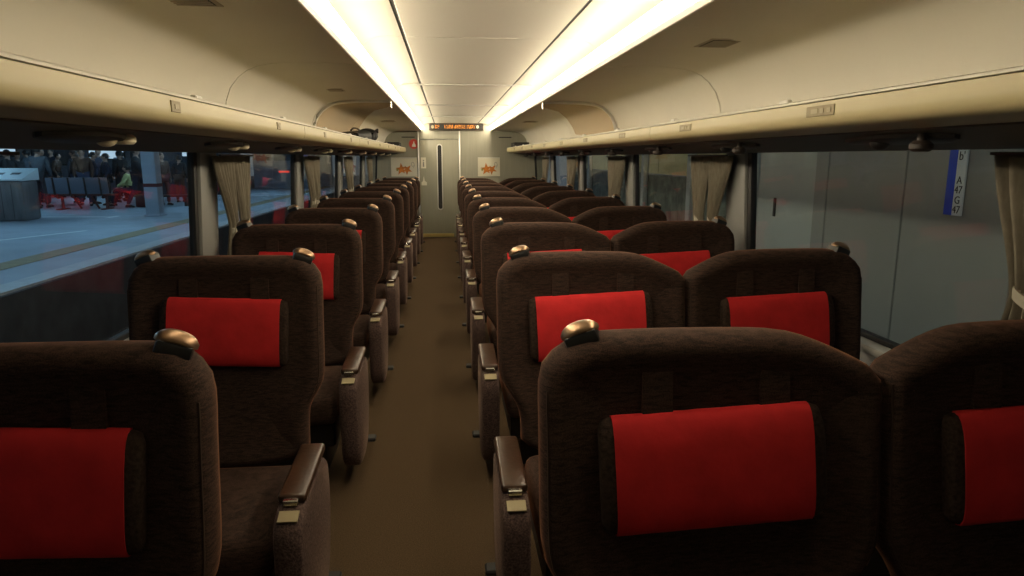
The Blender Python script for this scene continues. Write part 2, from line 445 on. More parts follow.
# ------------------------------------------------------------------ luggage racks
for s, nm in SIDES:
    which = 'single seats' if s < 0 else 'paired seats'
    rk = thing('luggage_rack', 'long cream overhead luggage rack running above the ' + which, 'luggage rack', (X(s, 0), 0, 0))
    def R(u): return s * u
    fr = [(.933, 1.664), (.931, 1.630), (.932, 1.613), (.937, 1.601), (.948, 1.593), (.972, 1.587), (1.062, 1.577), (1.062, 1.592), (.98, 1.602), (.955, 1.62), (.95, 1.664)]
    end = Y1 - .12
    for a, b in zip([Y0] + MODS[1:-1], MODS[1:-1] + [end]):
        MB().prism([(R(u), z) for u, z in fr], a + .003, b - .003).build('front_panel', M['rackm'], rk, smooth=40)
    MB().prism([(R(u), z) for u, z in [(.934, 1.668), (.934, 1.674), (.940, 1.678), (.962, 1.678), (.966, 1.668)]], Y0, end).build('top_bead', M['cream'], rk)
    MB().prism([(R(u), z) for u, z in [(.953, 1.662), (.953, 1.6675), (1.342, 1.6535), (1.342, 1.645)]], Y0, end).build('shelf', M['rackm'], rk, smooth=0)
    MB().prism([(R(u), z) for u, z in [(1.064, 1.572), (1.436, 1.524), (1.436, 1.538), (1.064, 1.590)]], Y0, end).build('underside_panel', M['rack_under_shaded'], rk, smooth=0)
    MB().prism([(R(u), z) for u, z in [(.936, 1.60), (1.43, 1.54), (1.43, 1.66), (.936, 1.66)]], end + .001, end + .02).build('end_cap', M['rackm'], rk, smooth=0)
    for k in range(-1, 9):
        yp = 2.02 + P * k
        hw = .078 if s > 0 else .032
        xx = (R(.9285), R(.9330))
        pl = MB().box(min(xx), max(xx), yp - hw, yp + hw, 1.622, 1.653, .0012, 1).build('number_plate', M['plate'], rk)
        mk = MB(); mx = (R(.9268), R(.9283))
        for q0, q1 in (((-.062, -.040), (-.022, -.004), (.008, .048)) if s > 0 else ((-.012, .016),)):
            mk.box(min(mx), max(mx), yp + q0, yp + q1, 1.631, 1.644)
        mk.build('worn_marking', M['plate_mark'], pl, smooth=0)
        # reading lamp under the rack
        yl = (1.98 if s < 0 else 1.95) + P * k
        def zu(u): return 1.572 - (u - 1.064) * .129
        hp = MB(); n = 22; prof = []
        for i in range(n):
            a = 2 * PI * i / n
            r = 1.0 + (.25 if math.sin(a) > 0 else 0) * math.sin(a) ** 2
            prof.append((1.15 + .055 * math.cos(a) * (1 - .35 * max(0, math.sin(a))), yl + .23 * math.sin(a) * r))
        hp.rings([[(R(u), y, zu(u) - .001) for u, y in prof], [(R(u), y, zu(u) - .012) for u, y in prof],
                  [(R(1.15 + (u - 1.15) * .8), yl + (y - yl) * .9, zu(u) - .018) for u, y in prof]])
        rl = hp.build('reading_lamp', M['dark'], rk)
        MB().ball((R(1.15), yl + .10, zu(1.15) - (.008 if s < 0 else .016)), .030, (1, 1, .8)).build('lamp_head', M['lampwhite'] if s < 0 else M['dark'], rl)
        MB().ball((R(1.15), yl + .10, zu(1.15) - (.023 if s < 0 else .031)), .014, (1, 1, .5)).build('lens', M['chrome'], rl)
        nz_ = (1.13, .17, .026, .0) if s < 0 else (1.10, -.16, .052, .020)
        MB().lathe([(1e-4, 0), (.022, 0), (.030, .008), (.030, .020), (.02, .03), (.012, .03), (.012, .03 + nz_[3]), (1e-4, .03 + nz_[3])], (R(nz_[0]), yl + nz_[1], zu(nz_[0]) - nz_[2]), 14).build('air_nozzle', M['lampwhite'] if s < 0 else M['shell'], rl)
    for k in range(0, 9):
        yp = 2.35 + P * k
        xx = (R(.975), R(.995)); MB().box(min(xx), max(xx), yp - .03, yp + .03, 1.6685, 1.695, .004, 1).build('latch', M['white'], rk)

    # divider at the second module: metal hoop with a smoked wing
    yh = 6.13
    dv = thing('rack_divider', 'metal hoop with smoked brown panel across the rack above the ' + which, 'divider', (X(s, 0), yh, 0), group='hoop dividers above the racks')
    off = [(1.318, 1.682), (1.316, 1.73), (1.306, 1.785), (1.281, 1.848), (1.242, 1.894), (1.196, 1.929), (1.145, 1.950), (1.085, 1.962), (.98, 1.970), (.80, 1.973), (.668, 1.973)]
    MB().tube([(R(u), 0, z) for u, z in off], .0125, 10).build('hoop', M['alu'], dv)
    wing = [(u - .012, z - .013) for u, z in off] + [(.68, 1.925), (.80, 1.895), (.87, 1.84), (.925, 1.765), (.955, 1.70)]
    wing[0] = (1.304, 1.682)
    MB().prism([(R(u), z) for u, z in wing], -.004, .004).build('smoked_panel', M['acrylic'], dv, smooth=0)
    xx = (R(.652), R(.668)); MB().box(min(xx), max(xx), -.012, .012, 1.915, 1.990, .003, 1).build('end_cap', M['chrome'], dv)

# ceiling vents and speakers in the flat part above the racks
def vent(x, y, w, l, lab, nm='ceiling_vent'):
    v = thing(nm, lab, 'vent' if nm == 'ceiling_vent' else 'speaker', (x, y, 1.994))
    z = -.002
    MB().box(-w, w, -l, l, z - .010, z, .003, 1).build('frame', M['vent'], v)
    MB().box(-w * .78, w * .78, -l * .75, l * .75, z - .0115, z - .0105).build('opening', M['vent_dark'], v, smooth=0)
    n = 7
    for k in range(n):
        yy = -l * .68 + 2 * l * .68 * k / (n - 1)
        MB().box(-w * .76, w * .76, yy - l * .05, yy + l * .05, z - .0145, z - .012).build('slat', M['vent'], v, smooth=0)
    return v
vent(1.18, 2.99, .078, .11, 'square slatted air vent in the ceiling above the nearest paired seats')
vent(-.79, 2.33, .078, .11, 'square slatted air vent in the ceiling above the nearest single seats')
vent(-.80, 5.25, .065, .10, 'small slatted speaker in the ceiling before the hoop above the single seats', 'ceiling_speaker')
vent(-.80, 9.6, .12, .22, 'large far air vent in the ceiling beyond the hoop above the single seats')
vent(1.18, 9.6, .12, .22, 'large far air vent in the ceiling beyond the hoop above the paired seats')

# luggage and boxes on the racks
bg1 = thing('garment_bag', 'long flat black bag lying on the rack above the single seats', 'bag', (-.93, 7.35, 1.668))
bm = MB(); rs = []
for k in range(9):
    t = k / 8; y = -.55 + 1.1 * t; w = .13 * (1 - .25 * abs(2 * t - 1) ** 4); h = .035 + .03 * t
    rs.append([(w * math.copysign(abs(math.cos(a)) ** .6, math.cos(a)), y, h + h * math.copysign(abs(math.sin(a)) ** .6, math.sin(a))) for a in [2 * PI * j / 16 for j in range(16)]])
bm.rings(rs).build('body', M['bag'], bg1)
MB().tube([(-.02, -.2, .10), (-.01, -.1, .125), (0, 0, .13), (.01, .1, .125), (.02, .2, .115)], .009, 6).build('handle', M['bag'], bg1)
bk = thing('backpack', 'crumpled black backpack on the rack beyond the long flat bag', 'bag', (-.92, 8.35, 1.668))
bm = MB().ball((0, 0, .085), .13, (.95, 1.6, .65)); bm.ball((.03, -.16, .065), .07, (1, 1, .9)); bm.ball((.02, .15, .08), .075, (1, 1.1, 1))
bm.build('body', M['bag'], bk)
MB().tube([(.08, -.2, .1), (.12, -.1, .15), (.12, 0, .12), (.11, .1, .16), (.07, .2, .1)], .011, 6).build('strap', M['dark'], bk)
for x, lab in ((-.93, 'black flat case at the far end of the rack above the single seats'), (1.30, 'black flat case at the far end of the rack above the paired seats')):
    c = thing('flat_case', lab, 'case', (x, 12.3, 1.669))
    MB().box(-.13, .13, -.3, .3, 0, .09, .012).build('body', M['bag'], c)
    MB().box(-.135, .135, -.305, .305, .045, .05).build('zip', M['dark'], c)

# ------------------------------------------------------------------ seats
LEAN = .13
def yl(z): return -0.045 - (1.0 - z) * LEAN       # front rim of the backrest, seat looks towards -y
def smooth_outline(pts, n=64, it=2):
    for _ in range(it):
        q = []
        for i, p in enumerate(pts):
            r = pts[(i + 1) % len(pts)]
            q += [(p[0] * .75 + r[0] * .25, p[1] * .75 + r[1] * .25), (p[0] * .25 + r[0] * .75, p[1] * .25 + r[1] * .75)]
        pts = q
    L = [0]
    for i in range(len(pts)):
        a, b = pts[i], pts[(i + 1) % len(pts)]; L.append(L[-1] + math.dist(a, b))
    out = []; i = 0
    for k in range(n):
        t = L[-1] * k / n
        while L[i + 1] < t: i += 1
        f = (t - L[i]) / max(1e-9, L[i + 1] - L[i]); a, b = pts[i], pts[(i + 1) % len(pts)]
        out.append((a[0] + (b[0] - a[0]) * f, a[1] + (b[1] - a[1]) * f))
    return out
def inset(o, d):
    n = len(o); q = []
    for i in range(n):
        a, b = Vector(o[i - 1]), Vector(o[(i + 1) % n]); t = (b - a).normalized()
        q.append((o[i][0] - t.y * d, o[i][1] + t.x * d))
    return q
def shoulder(kind, sgn, hw):
    """half outline from shoulder to bottom, outer x first"""
    if kind == 'round': pts = [(.18, 1.155), (.275, 1.149), (hw - .008, 1.10), (hw + .002, 1.05), (hw, .98)]
    else: pts = [(.10, 1.153), (.19, 1.143), (hw - .035, 1.085), (hw, 1.062), (hw + .001, 1.03)]
    pts += [(hw, .88), (hw, .73), (hw - .012, .68), (hw - .055, .62), (.272, .56), (.272, .40)]
    return [(sgn * x, z) for x, z in pts]
def make_seat(lshape, rshape, grips, arms, name, hw):
    t = thing(name, '', 'seat')
    o = shoulder(rshape, 1, hw)[::-1] + shoulder(lshape, -1, hw)          # counter-clockwise seen from the front
    o = smooth_outline(o, 72)
    m = MB(); rs = []
    for dd, dy in ((.050, .108), (.018, .101), (.004, .088), (0, .066), (0, .040), (.006, .018), (.018, .004), (.036, .001), (.060, .010), (.085, .018)):
        rs.append([(x, yl(z) + dy, z) for x, z in inset(o, dd)])
    c = (0, .80)
    for f, dy in ((.72, .026), (.40, .028), (.1, .028)):
        base = inset(o, .085)
        rs.append([(c[0] + (x - c[0]) * f, yl(c[1] + (z - c[1]) * f) + dy, c[1] + (z - c[1]) * f) for x, z in base])
    br = m.rings(rs).build('backrest', M['fabric'], t, smooth=70)
    i0 = [q for q in inset(o, .012)]
    for sx in (-1, 1):
        run = sorted([(x, z) for x, z in i0 if .62 < z < 1.06 and x * sx > 0], key=lambda q: q[1])
        MB().tube([(x, yl(z) + .009, z) for x, z in run], .0025, 5).build('piping', M['welt'], br)
    ob = inset(o, .02)
    MB().rings([[(x, yl(z) + .1105, z) for x, z in ob], [(x, yl(z) + .135, z) for x, z in inset(o, .035)]]).build('back_shell', M['shell'], t)
    # head pillow: brown cushion, red cover, two straps
    zc = {'window_seat': .868, 'aisle_seat': .884, 'single_seat': .892}[name]; yc = yl(zc) + .016
    def stad(hy, hz, n=20):
        q = []
        for k in range(n):
            a = 2 * PI * k / n
            q.append((hy * math.copysign(abs(math.cos(a)) ** .75, math.cos(a)), hz * math.copysign(abs(math.sin(a)) ** .62, math.sin(a))))
        return q
    roll = math.radians(-2.2 if name == 'single_seat' else 2.4); xo = {'single_seat': .0, 'aisle_seat': -.010, 'window_seat': .004}[name]
    wk = {'single_seat': .94, 'aisle_seat': 1.0, 'window_seat': .95}[name]
    def px(x, sc_, hy, hz):
        return [(xo + wk * x * math.cos(roll) - b * sc_ * math.sin(roll), yc + a * sc_ + b * sc_ * LEAN, zc + x * math.sin(roll) + b * sc_ * math.cos(roll)) for a, b in stad(hy, hz)]
    pil = MB().rings([px(-.230, .80, .029, .117), px(-.224, .95, .029, .117), px(-.208, 1, .029, .117), px(.208, 1, .029, .117), px(.224, .95, .029, .117), px(.230, .80, .029, .117)]).build('head_pillow', M['pillow'], t, smooth=60)
    rs = []; nx = 16
    for k in range(nx + 1):
        x = -.203 + .406 * k / nx
        w = .0025 * math.sin(k * 1.9) + (-.003 * math.exp(-((k - 8) / 4) ** 2))
        rs.append(px(x, 1 + w, .0315, .1205))
    MB().rings(rs, True, True).build('pillow_cover', M['red'], pil, smooth=60)
    for sx in (-1, 1):
        mm = MB()
        zz = [.985, 1.02, 1.06, 1.10, 1.130]
        for a, b in zip(zz[:-1], zz[1:]):
            mm.add([(sx * .122 + q, yl(z) + .014 + e, z) for z in (a, b) for q in (-.031, .031) for e in (0, .010)],
                   [(0, 2, 6, 4), (1, 3, 7, 5), (0, 1, 5, 4), (2, 3, 7, 6)])
        mm.build('strap', M['fabric'], t, smooth=0)
    # cushion
    MB().box(-.272, .272, -.66, -.13, .29, .435, .045, 3).build('seat_cushion', M['fabric'], t, smooth=60)
    MB().box(-.25, .25, -.60, -.06, .17, .288, .01, 1).build('seat_frame', M['dark'], t)
    MB().box(-.20, .20, -.52, -.14, .0, .168, .02, 2).build('pedestal', M['dark'], t)
    # grips on the shoulders
    for sx in grips:
        g = MB()
        cx, cz = sx * .268, 1.143
        T = Matrix.Translation((cx, .02, cz)) @ Matrix.Rotation(sx * math.radians(22), 4, 'Y') @ Matrix.Rotation(sx * math.radians(12), 4, 'Z')
        g.box(-.034, .034, -.024, .034, -.022, .018, .008, 2, T)
        gb = g.build('grip', M['dark'], t)
        g = MB(); rs = []
        for k in range(13):                                       # a bean: bends down at the outer end
            q = k / 12; x = -.040 + .080 * q
            w = .024 * math.sqrt(max(.02, 1 - (2 * q - 1) ** 4)); h = .0105 * math.sqrt(max(.05, 1 - (2 * q - 1) ** 4))
            zc2 = .026 - .010 * (2 * q - 1) ** 2
            rs.append([T @ Vector((x, .002 + w * math.cos(a), zc2 + h * math.sin(a) - .006 * math.cos(a) ** 2 * (q < 2))) for a in [2 * PI * j / 14 for j in range(14)]])
        g.rings(rs).build('grip_cap', M['bronze'], gb, smooth=70)
    # armrests: fabric panel, leather pad, latch, ashtray plate
    for ax in arms:
        a = MB()
        prof = [(-.25, .30), (-.25, .49), (-.31, .53), (-.62, .53), (-.69, .505), (-.705, .45), (-.705, .30), (-.69, .12), (-.60, .075), (-.34, .085)]
        def slab(q, x0, x1, bev):
            ins = smooth_outline(q, 40, 2); cc = (-.45, .33)
            f = lambda k: [(cc[0] + (y - cc[0]) * k, cc[1] + (z - cc[1]) * k) for y, z in ins]
            return MB().rings([[(x0, y, z) for y, z in f(.96)], [(x0 + bev, y, z) for y, z in ins], [(x1 - bev, y, z) for y, z in ins], [(x1, y, z) for y, z in f(.96)]])
        ap = slab(prof, ax - .040, ax + .040, .010).build('arm_panel', M['arm_fabric'], t, smooth=50)
        T = Matrix.Translation((ax, -.455, .546)) @ Matrix.Rotation(math.radians(3), 4, 'X')
        MB().box(-.040, .040, -.165, .165, -.012, .016, .010, 3, T).build('arm_pad', M['leather'], ap, smooth=60)
        MB().box(ax - .022, ax + .022, -.640, -.622, .528, .546, .003, 1).build('latch', M['chrome'], ap)
        T = Matrix.Translation((ax, -.668, .5125)) @ Matrix.Rotation(math.radians(20), 4, 'X')
        MB().box(-.028, .028, -.020, .020, -.002, .003, .001, 1, T).build('ashtray_plate', M['plate'], ap)
        if abs(ax) > .33 and ((name == 'single_seat' and ax > 0) or (name == 'aisle_seat' and ax < 0)):
            so = 1 if ax > 0 else -1
            q = sorted((ax - so * .02, ax + so * .075))
            MB().box(q[0], q[1], -.36, -.30, .085, .105, .006, 1).build('foot_pedal', M['gasket'], t)
    return t
protos = {
    'single_seat': (make_seat('round', 'round', (-1, 1), (-.332, .332), 'single_seat', .333), -.790),
    'aisle_seat': (make_seat('round', 'long', (-1,), (-.350,), 'aisle_seat', .356), .533),
    'window_seat': (make_seat('long', 'round', (1,), (-.352, .322), 'window_seat', .348), 1.240),
}
WHAT = {'single_seat': 'brown single seat with red pillow',
        'aisle_seat': 'brown aisle seat of a pair',
        'window_seat': 'brown window seat of a pair'}
NR = 10
for k in range(NR):
    row = ('nearest row' if k == 0 else 'last row before the end door' if k == NR - 1 else ORD[k] + ' row from the camera')
    for nm, (p, x) in protos.items():
        o = p if k == 0 else copy_tree(p)
        o.location = (x, 1.29 + P * k, 0)
        o['label'] = WHAT[nm] + ', ' + row
        o['group'] = 'seats of the railway car'

# ------------------------------------------------------------------ curtains
def curtain(s, y_top0, y_top1, y_tie0, y_tie1, lab):
    """pleated cloth hung between y_top0..1, gathered at a tie"""
    u0 = 1.396
    t = thing('curtain', lab, 'curtain', (X(s, u0), (y_top0 + y_top1) / 2, 0), group='curtains at the windows')
    ymid = (y_top0 + y_top1) / 2
    m = MB(); N = 56; Z = [1.508 - .70 * i / 20 for i in range(21)]
    zt = 1.115; rows = []
    for z in Z:
        if z >= zt:
            g = ((1.508 - z) / (1.508 - zt)); g = g * g * (3 - 2 * g) * .55 + g * .45
        else:
            g = 1 - .55 * min(1, (zt - z) / .25)
        a = y_top0 + (y_tie0 - y_top0) * g; b = y_top1 + (y_tie1 - y_top1) * g
        amp = .013 + .004 * g
        rows.append([(s * (amp * math.sin(2 * PI * 6.0 * j / N + .8 * math.sin(j * .21)) - .012 * g), a + (b - a) * j / N - ymid, z) for j in range(N + 1)])
    o = MB().rings(rows, False, False, False).build('cloth', M['curtain'], t, smooth=80)
    sm = o.modifiers.new('thick', 'SOLIDIFY'); sm.thickness = .002
    c = (y_tie0 + y_tie1) / 2 - ymid; h = (y_tie1 - y_tie0) / 2 + .008
    band_ = []
    for zz, k in ((zt - .016, .96), (zt, 1.0), (zt + .016, .96)):
        band_.append([(s * -.012 + .024 * k * math.cos(a), c + h * k * math.sin(a), zz + .02 * math.sin(a)) for a in [2 * PI * j / 18 for j in range(18)]])
    MB().rings(band_).build('tieback', M['tie'], t)
for s, nm in SIDES:
    where = 'platform-side' if s < 0 else 'grey-wall-side'
    for i in range(-1, 4):
        e = 3.67 + WP * i
        if s < 0 and i < 0: continue
        pl = 'nearest' if (i == (0 if s < 0 else -1)) else ORD[i + (0 if s < 0 else 1)] + ' nearest'
        d_ = -.17 if i < 0 else 0
        curtain(s, e + .075 + d_, e + .385 + d_, e + .26 + d_, e + .335 + d_, 'beige curtain tied back at the %s %s pillar, half nearer the camera' % (pl, where))
        curtain(s, e + .40 + d_, e + .70 + d_, e + .46 + d_, e + .56 + d_, 'beige curtain tied back at the %s %s pillar, half farther from the camera' % (pl, where))

# ------------------------------------------------------------------ outside, platform side
structure(MB().box(-30, -1.6, -6, 60, -1.3, -1.2).build('ground', M['ballast'], smooth=0))
structure(MB().box(1.9, 30, -6, 60, -1.3, -1.2).build('ground', M['ballast'], smooth=0))
pf = structure(MB().box(-26, -5.35, -4, 60, -1.2, 0).build('floor_platform', M['plat'], smooth=0))
MB().box(-5.349, -5.02, -4, 60, -1.2, 0).build('edge_stone', M['kerb'], pf, smooth=0)
MB().box(-5.018, -4.96, -4, 60, -1.2, -.03).build('platform_face', M['platdark'], pf, smooth=0)
for k in range(105):
    y = 5 + .305 * k
    MB().box(-6.42, -6.02, y, y + .295, .0005, .008).build('tactile_tile', M['tactile'], pf, smooth=0)
for q in ([(-8.9, 11.9), (-7.55, 15.0), (-7.47, 14.96), (-8.82, 11.86)], [(-10.6, 18.55), (-8.6, 18.45), (-8.6, 18.53), (-10.6, 18.63)],
          [(-8.62, 18.2), (-8.50, 18.2), (-8.50, 18.75), (-8.62, 18.75)], [(-9.6, 25.6), (-6.6, 29.5), (-6.5, 29.42), (-9.5, 25.52)]):
    MB().prism(q, .0005, .004, 'z').build('painted_line', M['line'], pf, smooth=0)
for xr in (-3.9, -2.85):
    tag(MB().box(xr - .035, xr + .035, -5, 60, -1.2, -1.06, .01, 1).build('rail', M['rail']),
        'steel rail on the ballast nearer the ' + ('platform' if xr < -3 else 'window'), 'rail')

# canopy and tubes added out of view as the platform's light source
cn = thing('added_platform_canopy', 'added unseen grey steel canopy roof over the platform', 'canopy', (-12, 22, 3.6))
MB().box(-9, 6.5, -26, 36, 0, .12).build('roof_sheet', M['canopy'], cn, smooth=0)
for k in range(7):
    MB().box(-9, 6.4, -18 + 8 * k, -17.8 + 8 * k, .122, .30).build('beam', M['canopy'], cn, smooth=0)
for k, (x, y) in enumerate([(-7.2, 8), (-7.2, 15), (-7.2, 22), (-7.2, 30), (-12.5, 12), (-12.5, 19), (-12.5, 27), (-12.5, 6)]):
    l = thing('added_platform_lamp', 'added cool white tube lamp under the canopy, %s of its row %s the track' % (ORD[(0, 1, 2, 3, 1, 2, 3, 0)[k]], 'far from' if x < -10 else 'beside'), 'lamp', (x, y, 3.1), group='added tube lamps under the canopy')
    MB().box(-.09, .09, -1.2, 1.2, .03, .10, .01, 1).build('housing', M['white'], l)
    MB().box(-.05, .05, -1.15, 1.15, .0, .028, .008, 1).build('tube', M['tube'], l)
    MB().tube([(0, -.8, .10), (0, -.8, .498)], .01, 6).build('hanger', M['dark'], l)
    MB().tube([(0, .8, .10), (0, .8, .498)], .01, 6).build('hanger', M['dark'], l)

pst = thing('platform_post', 'grey blue square steel post standing on the platform', 'post', (-7.62, 18.75, 0))
MB().box(-.17, .17, -.17, .17, 0, 3.597, .015, 2).build('shaft', M['steel'], pst)
MB().box(-.21, .21, -.21, .21, 0, .05, .01, 1).build('base_plate', M['steel'], pst)
MB().box(-.173, .173, -.173, .173, .75, .84, .002, 1).build('warning_band', M['redcloth'], pst)

bn = thing('litter_bin', 'big grey steel litter bin with a pale slanted lid on the platform', 'bin', (-10.72, 17.75, 0), rz=.12)
MB().box(-.62, .62, -.42, .42, 0, .95, .05, 3).build('body', M['binm'], bn)
for k in range(5):
    MB().box(-.5 + .22 * k, -.49 + .22 * k, -.425, -.418, .08, .88).build('seam', M['dark'], bn, smooth=0)
MB().prism([(-.46, .955), (.46, .955), (.46, 1.24), (-.46, 0.99)], -.65, .65, 'x').build('lid', M['binlid'], bn)
for x in (-.42, .0, .35):
    MB().box(x - .1, x + .1, -.08, .08, -.003, .004, .002, 1, Matrix.Translation((0, 0, 1.117)) @ Matrix.Rotation(math.radians(15.2), 4, 'X')).build('opening', M['dark'], bn)

be = thing('platform_bench', 'grey bench with red brown legs on the platform seen from behind', 'bench', (-10.62, 21.1, 0))
MB().box(-.84, .84, -.03, .02, .47, .94, .015, 2, Matrix.Rotation(math.radians(8), 4, 'X')).build('backrest', M['benchgrey'], be)
MB().box(-.84, .84, .05, .50, .40, .445, .015, 2).build('seat', M['rust'], be)
for x in (-.64, -.22, .22, .64):
    MB().tube([(x, -.155, .93), (x, -.10, .45), (x, .0, .36)], .028, 6).build('back_bracket', M['dark'], be)
for x in (-.62, .62):
    MB().tube([(x, .0, .36), (x, .22, .36), (x, .22, .03)], .045, 6).build('leg', M['rust'], be)
    MB().box(x - .06, x + .06, -.08, .5, 0, .035, .006, 1).build('foot', M['rust'], be)
for x in (-.25, .25):
    MB().tube([(x, .1, .38), (x + .1, .3, .02)], .03, 6).build('brace', M['rust'], be)
lg = thing('low_bench', 'low dark bench behind the grey bench on the platform', 'bench', (-9.3, 22.5, 0))
MB().box(-.40, 1.3, -.2, .2, .29, .345, .01, 1).build('seat', M['dark'], lg)
for x in (-.3, .35, 1.15):
    MB().box(x - .04, x + .04, -.16, .16, 0, .288, .008, 1).build('leg', M['dark'], lg)

# buildings on the platform
kb = thing('platform_kiosk', 'dark blue kiosk with a bright sign strip behind the platform post', 'kiosk', (-10.4, 29.2, 0))
MB().box(-2.1, 1.2, 0, 3, 0, 2.9, .02, 1).build('body', M['darkblue'], kb)
for k in range(4):
    MB().box(-1.95 + .78 * k, -1.25 + .78 * k, -.03, -.001, .15, 1.45, .01, 1).build('panel', M['darkblue'], kb)
MB().box(-.2, 1.0, -.05, -.001, 1.55, 1.85, .01, 1).build('sign_strip', M['shoplight'], kb)
MB().ball((.9, -.04, 1.05), .07).build('signal_lamp', M['redlamp'], kb)
sh = thing('platform_shop', 'low lit shop front farther along the platform beyond the kiosk', 'shop', (-8.3, 34.5, 0))
MB().box(-1.0, 1.8, 0, 6, 0, 3.2, .02, 1).build('body', M['bldg'], sh)
for k in range(3):
    w_ = MB().box(-.85 + .86 * k, -.1 + .86 * k, -.03, -.001, 1.35, 1.75, .01, 1).build('window', M['bluesign'] if k == 2 else M['greycoat'], sh)
for k in range(3):
    MB().box(-.85 + .86 * k, -.1 + .86 * k, -.03, -.001, .2, 1.2, .01, 1).build('panel', M['bldg'], sh)
MB().box(.2, .7, -.05, -.031, .78, .86).build('lamp_strip', M['redlamp'], sh, smooth=0)
bl = thing('station_building', 'long grey blue station building behind the crowd on the platform', 'building', (-19, 33.5, 0))
MB().box(-5.9, 6.2, 0, .3, 0, 3.45).build('wall', M['bldg'], bl, smooth=0)
for x0, x1, z0, z1, mt in ((2.75, 4.25, 1.45, 2.15, 'shoplight'), (3.75, 4.1, .55, 1.15, 'shoplight'), (-1.5, -.4, 1.6, 1.9, 'shoplight'), (-4.6, -2.6, 1.2, 2.1, 'greycoat'), (.3, 2.1, 1.2, 2.1, 'greycoat'), (4.6, 5.5, 1.2, 2.1, 'greycoat')):
    f_ = MB().box(x0 - .06, x1 + .06, -.04, -.001, z0 - .06, z1 + .06, .01, 1).build('window', M['dark'], bl)
    MB().box(x0, x1, -.05, -.041, z0, z1).build('pane', M[mt], f_, smooth=0)
for x in (-5.7, -2.1, 2.4, 5.9):
    MB().box(x - .12, x + .12, -.06, -.001, 0, 3.40, .01, 1).build('pilaster', M['steel'], bl)
sb = thing('side_building', 'grey station wall closing the far side of the platform', 'building', (-25, 20, 0))
MB().box(-.3, .0, -24, 40, 0, 3.6).build('wall', M['bldg'], sb, smooth=0)
for k in range(9):
    MB().box(.001, .06, -20 + 5 * k, -18 + 5 * k, .9, 2.2, .01, 1).build('window', M['greycoat'], sb)

# ------------------------------------------------------------------ people on the platform
def skinmesh(name, V, E, R_, sub=1):
    me = bpy.data.meshes.new(name); me.from_pydata(V, E, []); o = bpy.data.objects.new(name, me); COL.objects.link(o)
    sk = o.modifiers.new('skin', 'SKIN')
    for i, r in enumerate(R_): me.skin_vertices[0].data[i].radius = (r, r)
    me.skin_vertices[0].data[0].use_root = True
    ss = o.modifiers.new('sub', 'SUBSURF'); ss.levels = sub; ss.render_levels = sub
    dg = bpy.context.evaluated_depsgraph_get()
    nm = bpy.data.meshes.new_from_object(o.evaluated_get(dg)); bpy.data.objects.remove(o); bpy.data.meshes.remove(me)
    nm.polygons.foreach_set('use_smooth', [True] * len(nm.polygons))
    return nm
def add_to(me, mb):
    b = bmesh.new(); b.from_mesh(me); t = bpy.data.meshes.new('t'); t.from_pydata(mb.v, [], mb.f); b.from_mesh(t); bpy.data.meshes.remove(t)
    bmesh.ops.recalc_face_normals(b, faces=b.faces[:]); b.to_mesh(me); b.free()
    me.polygons.foreach_set('use_smooth', [True] * len(me.polygons)); return me
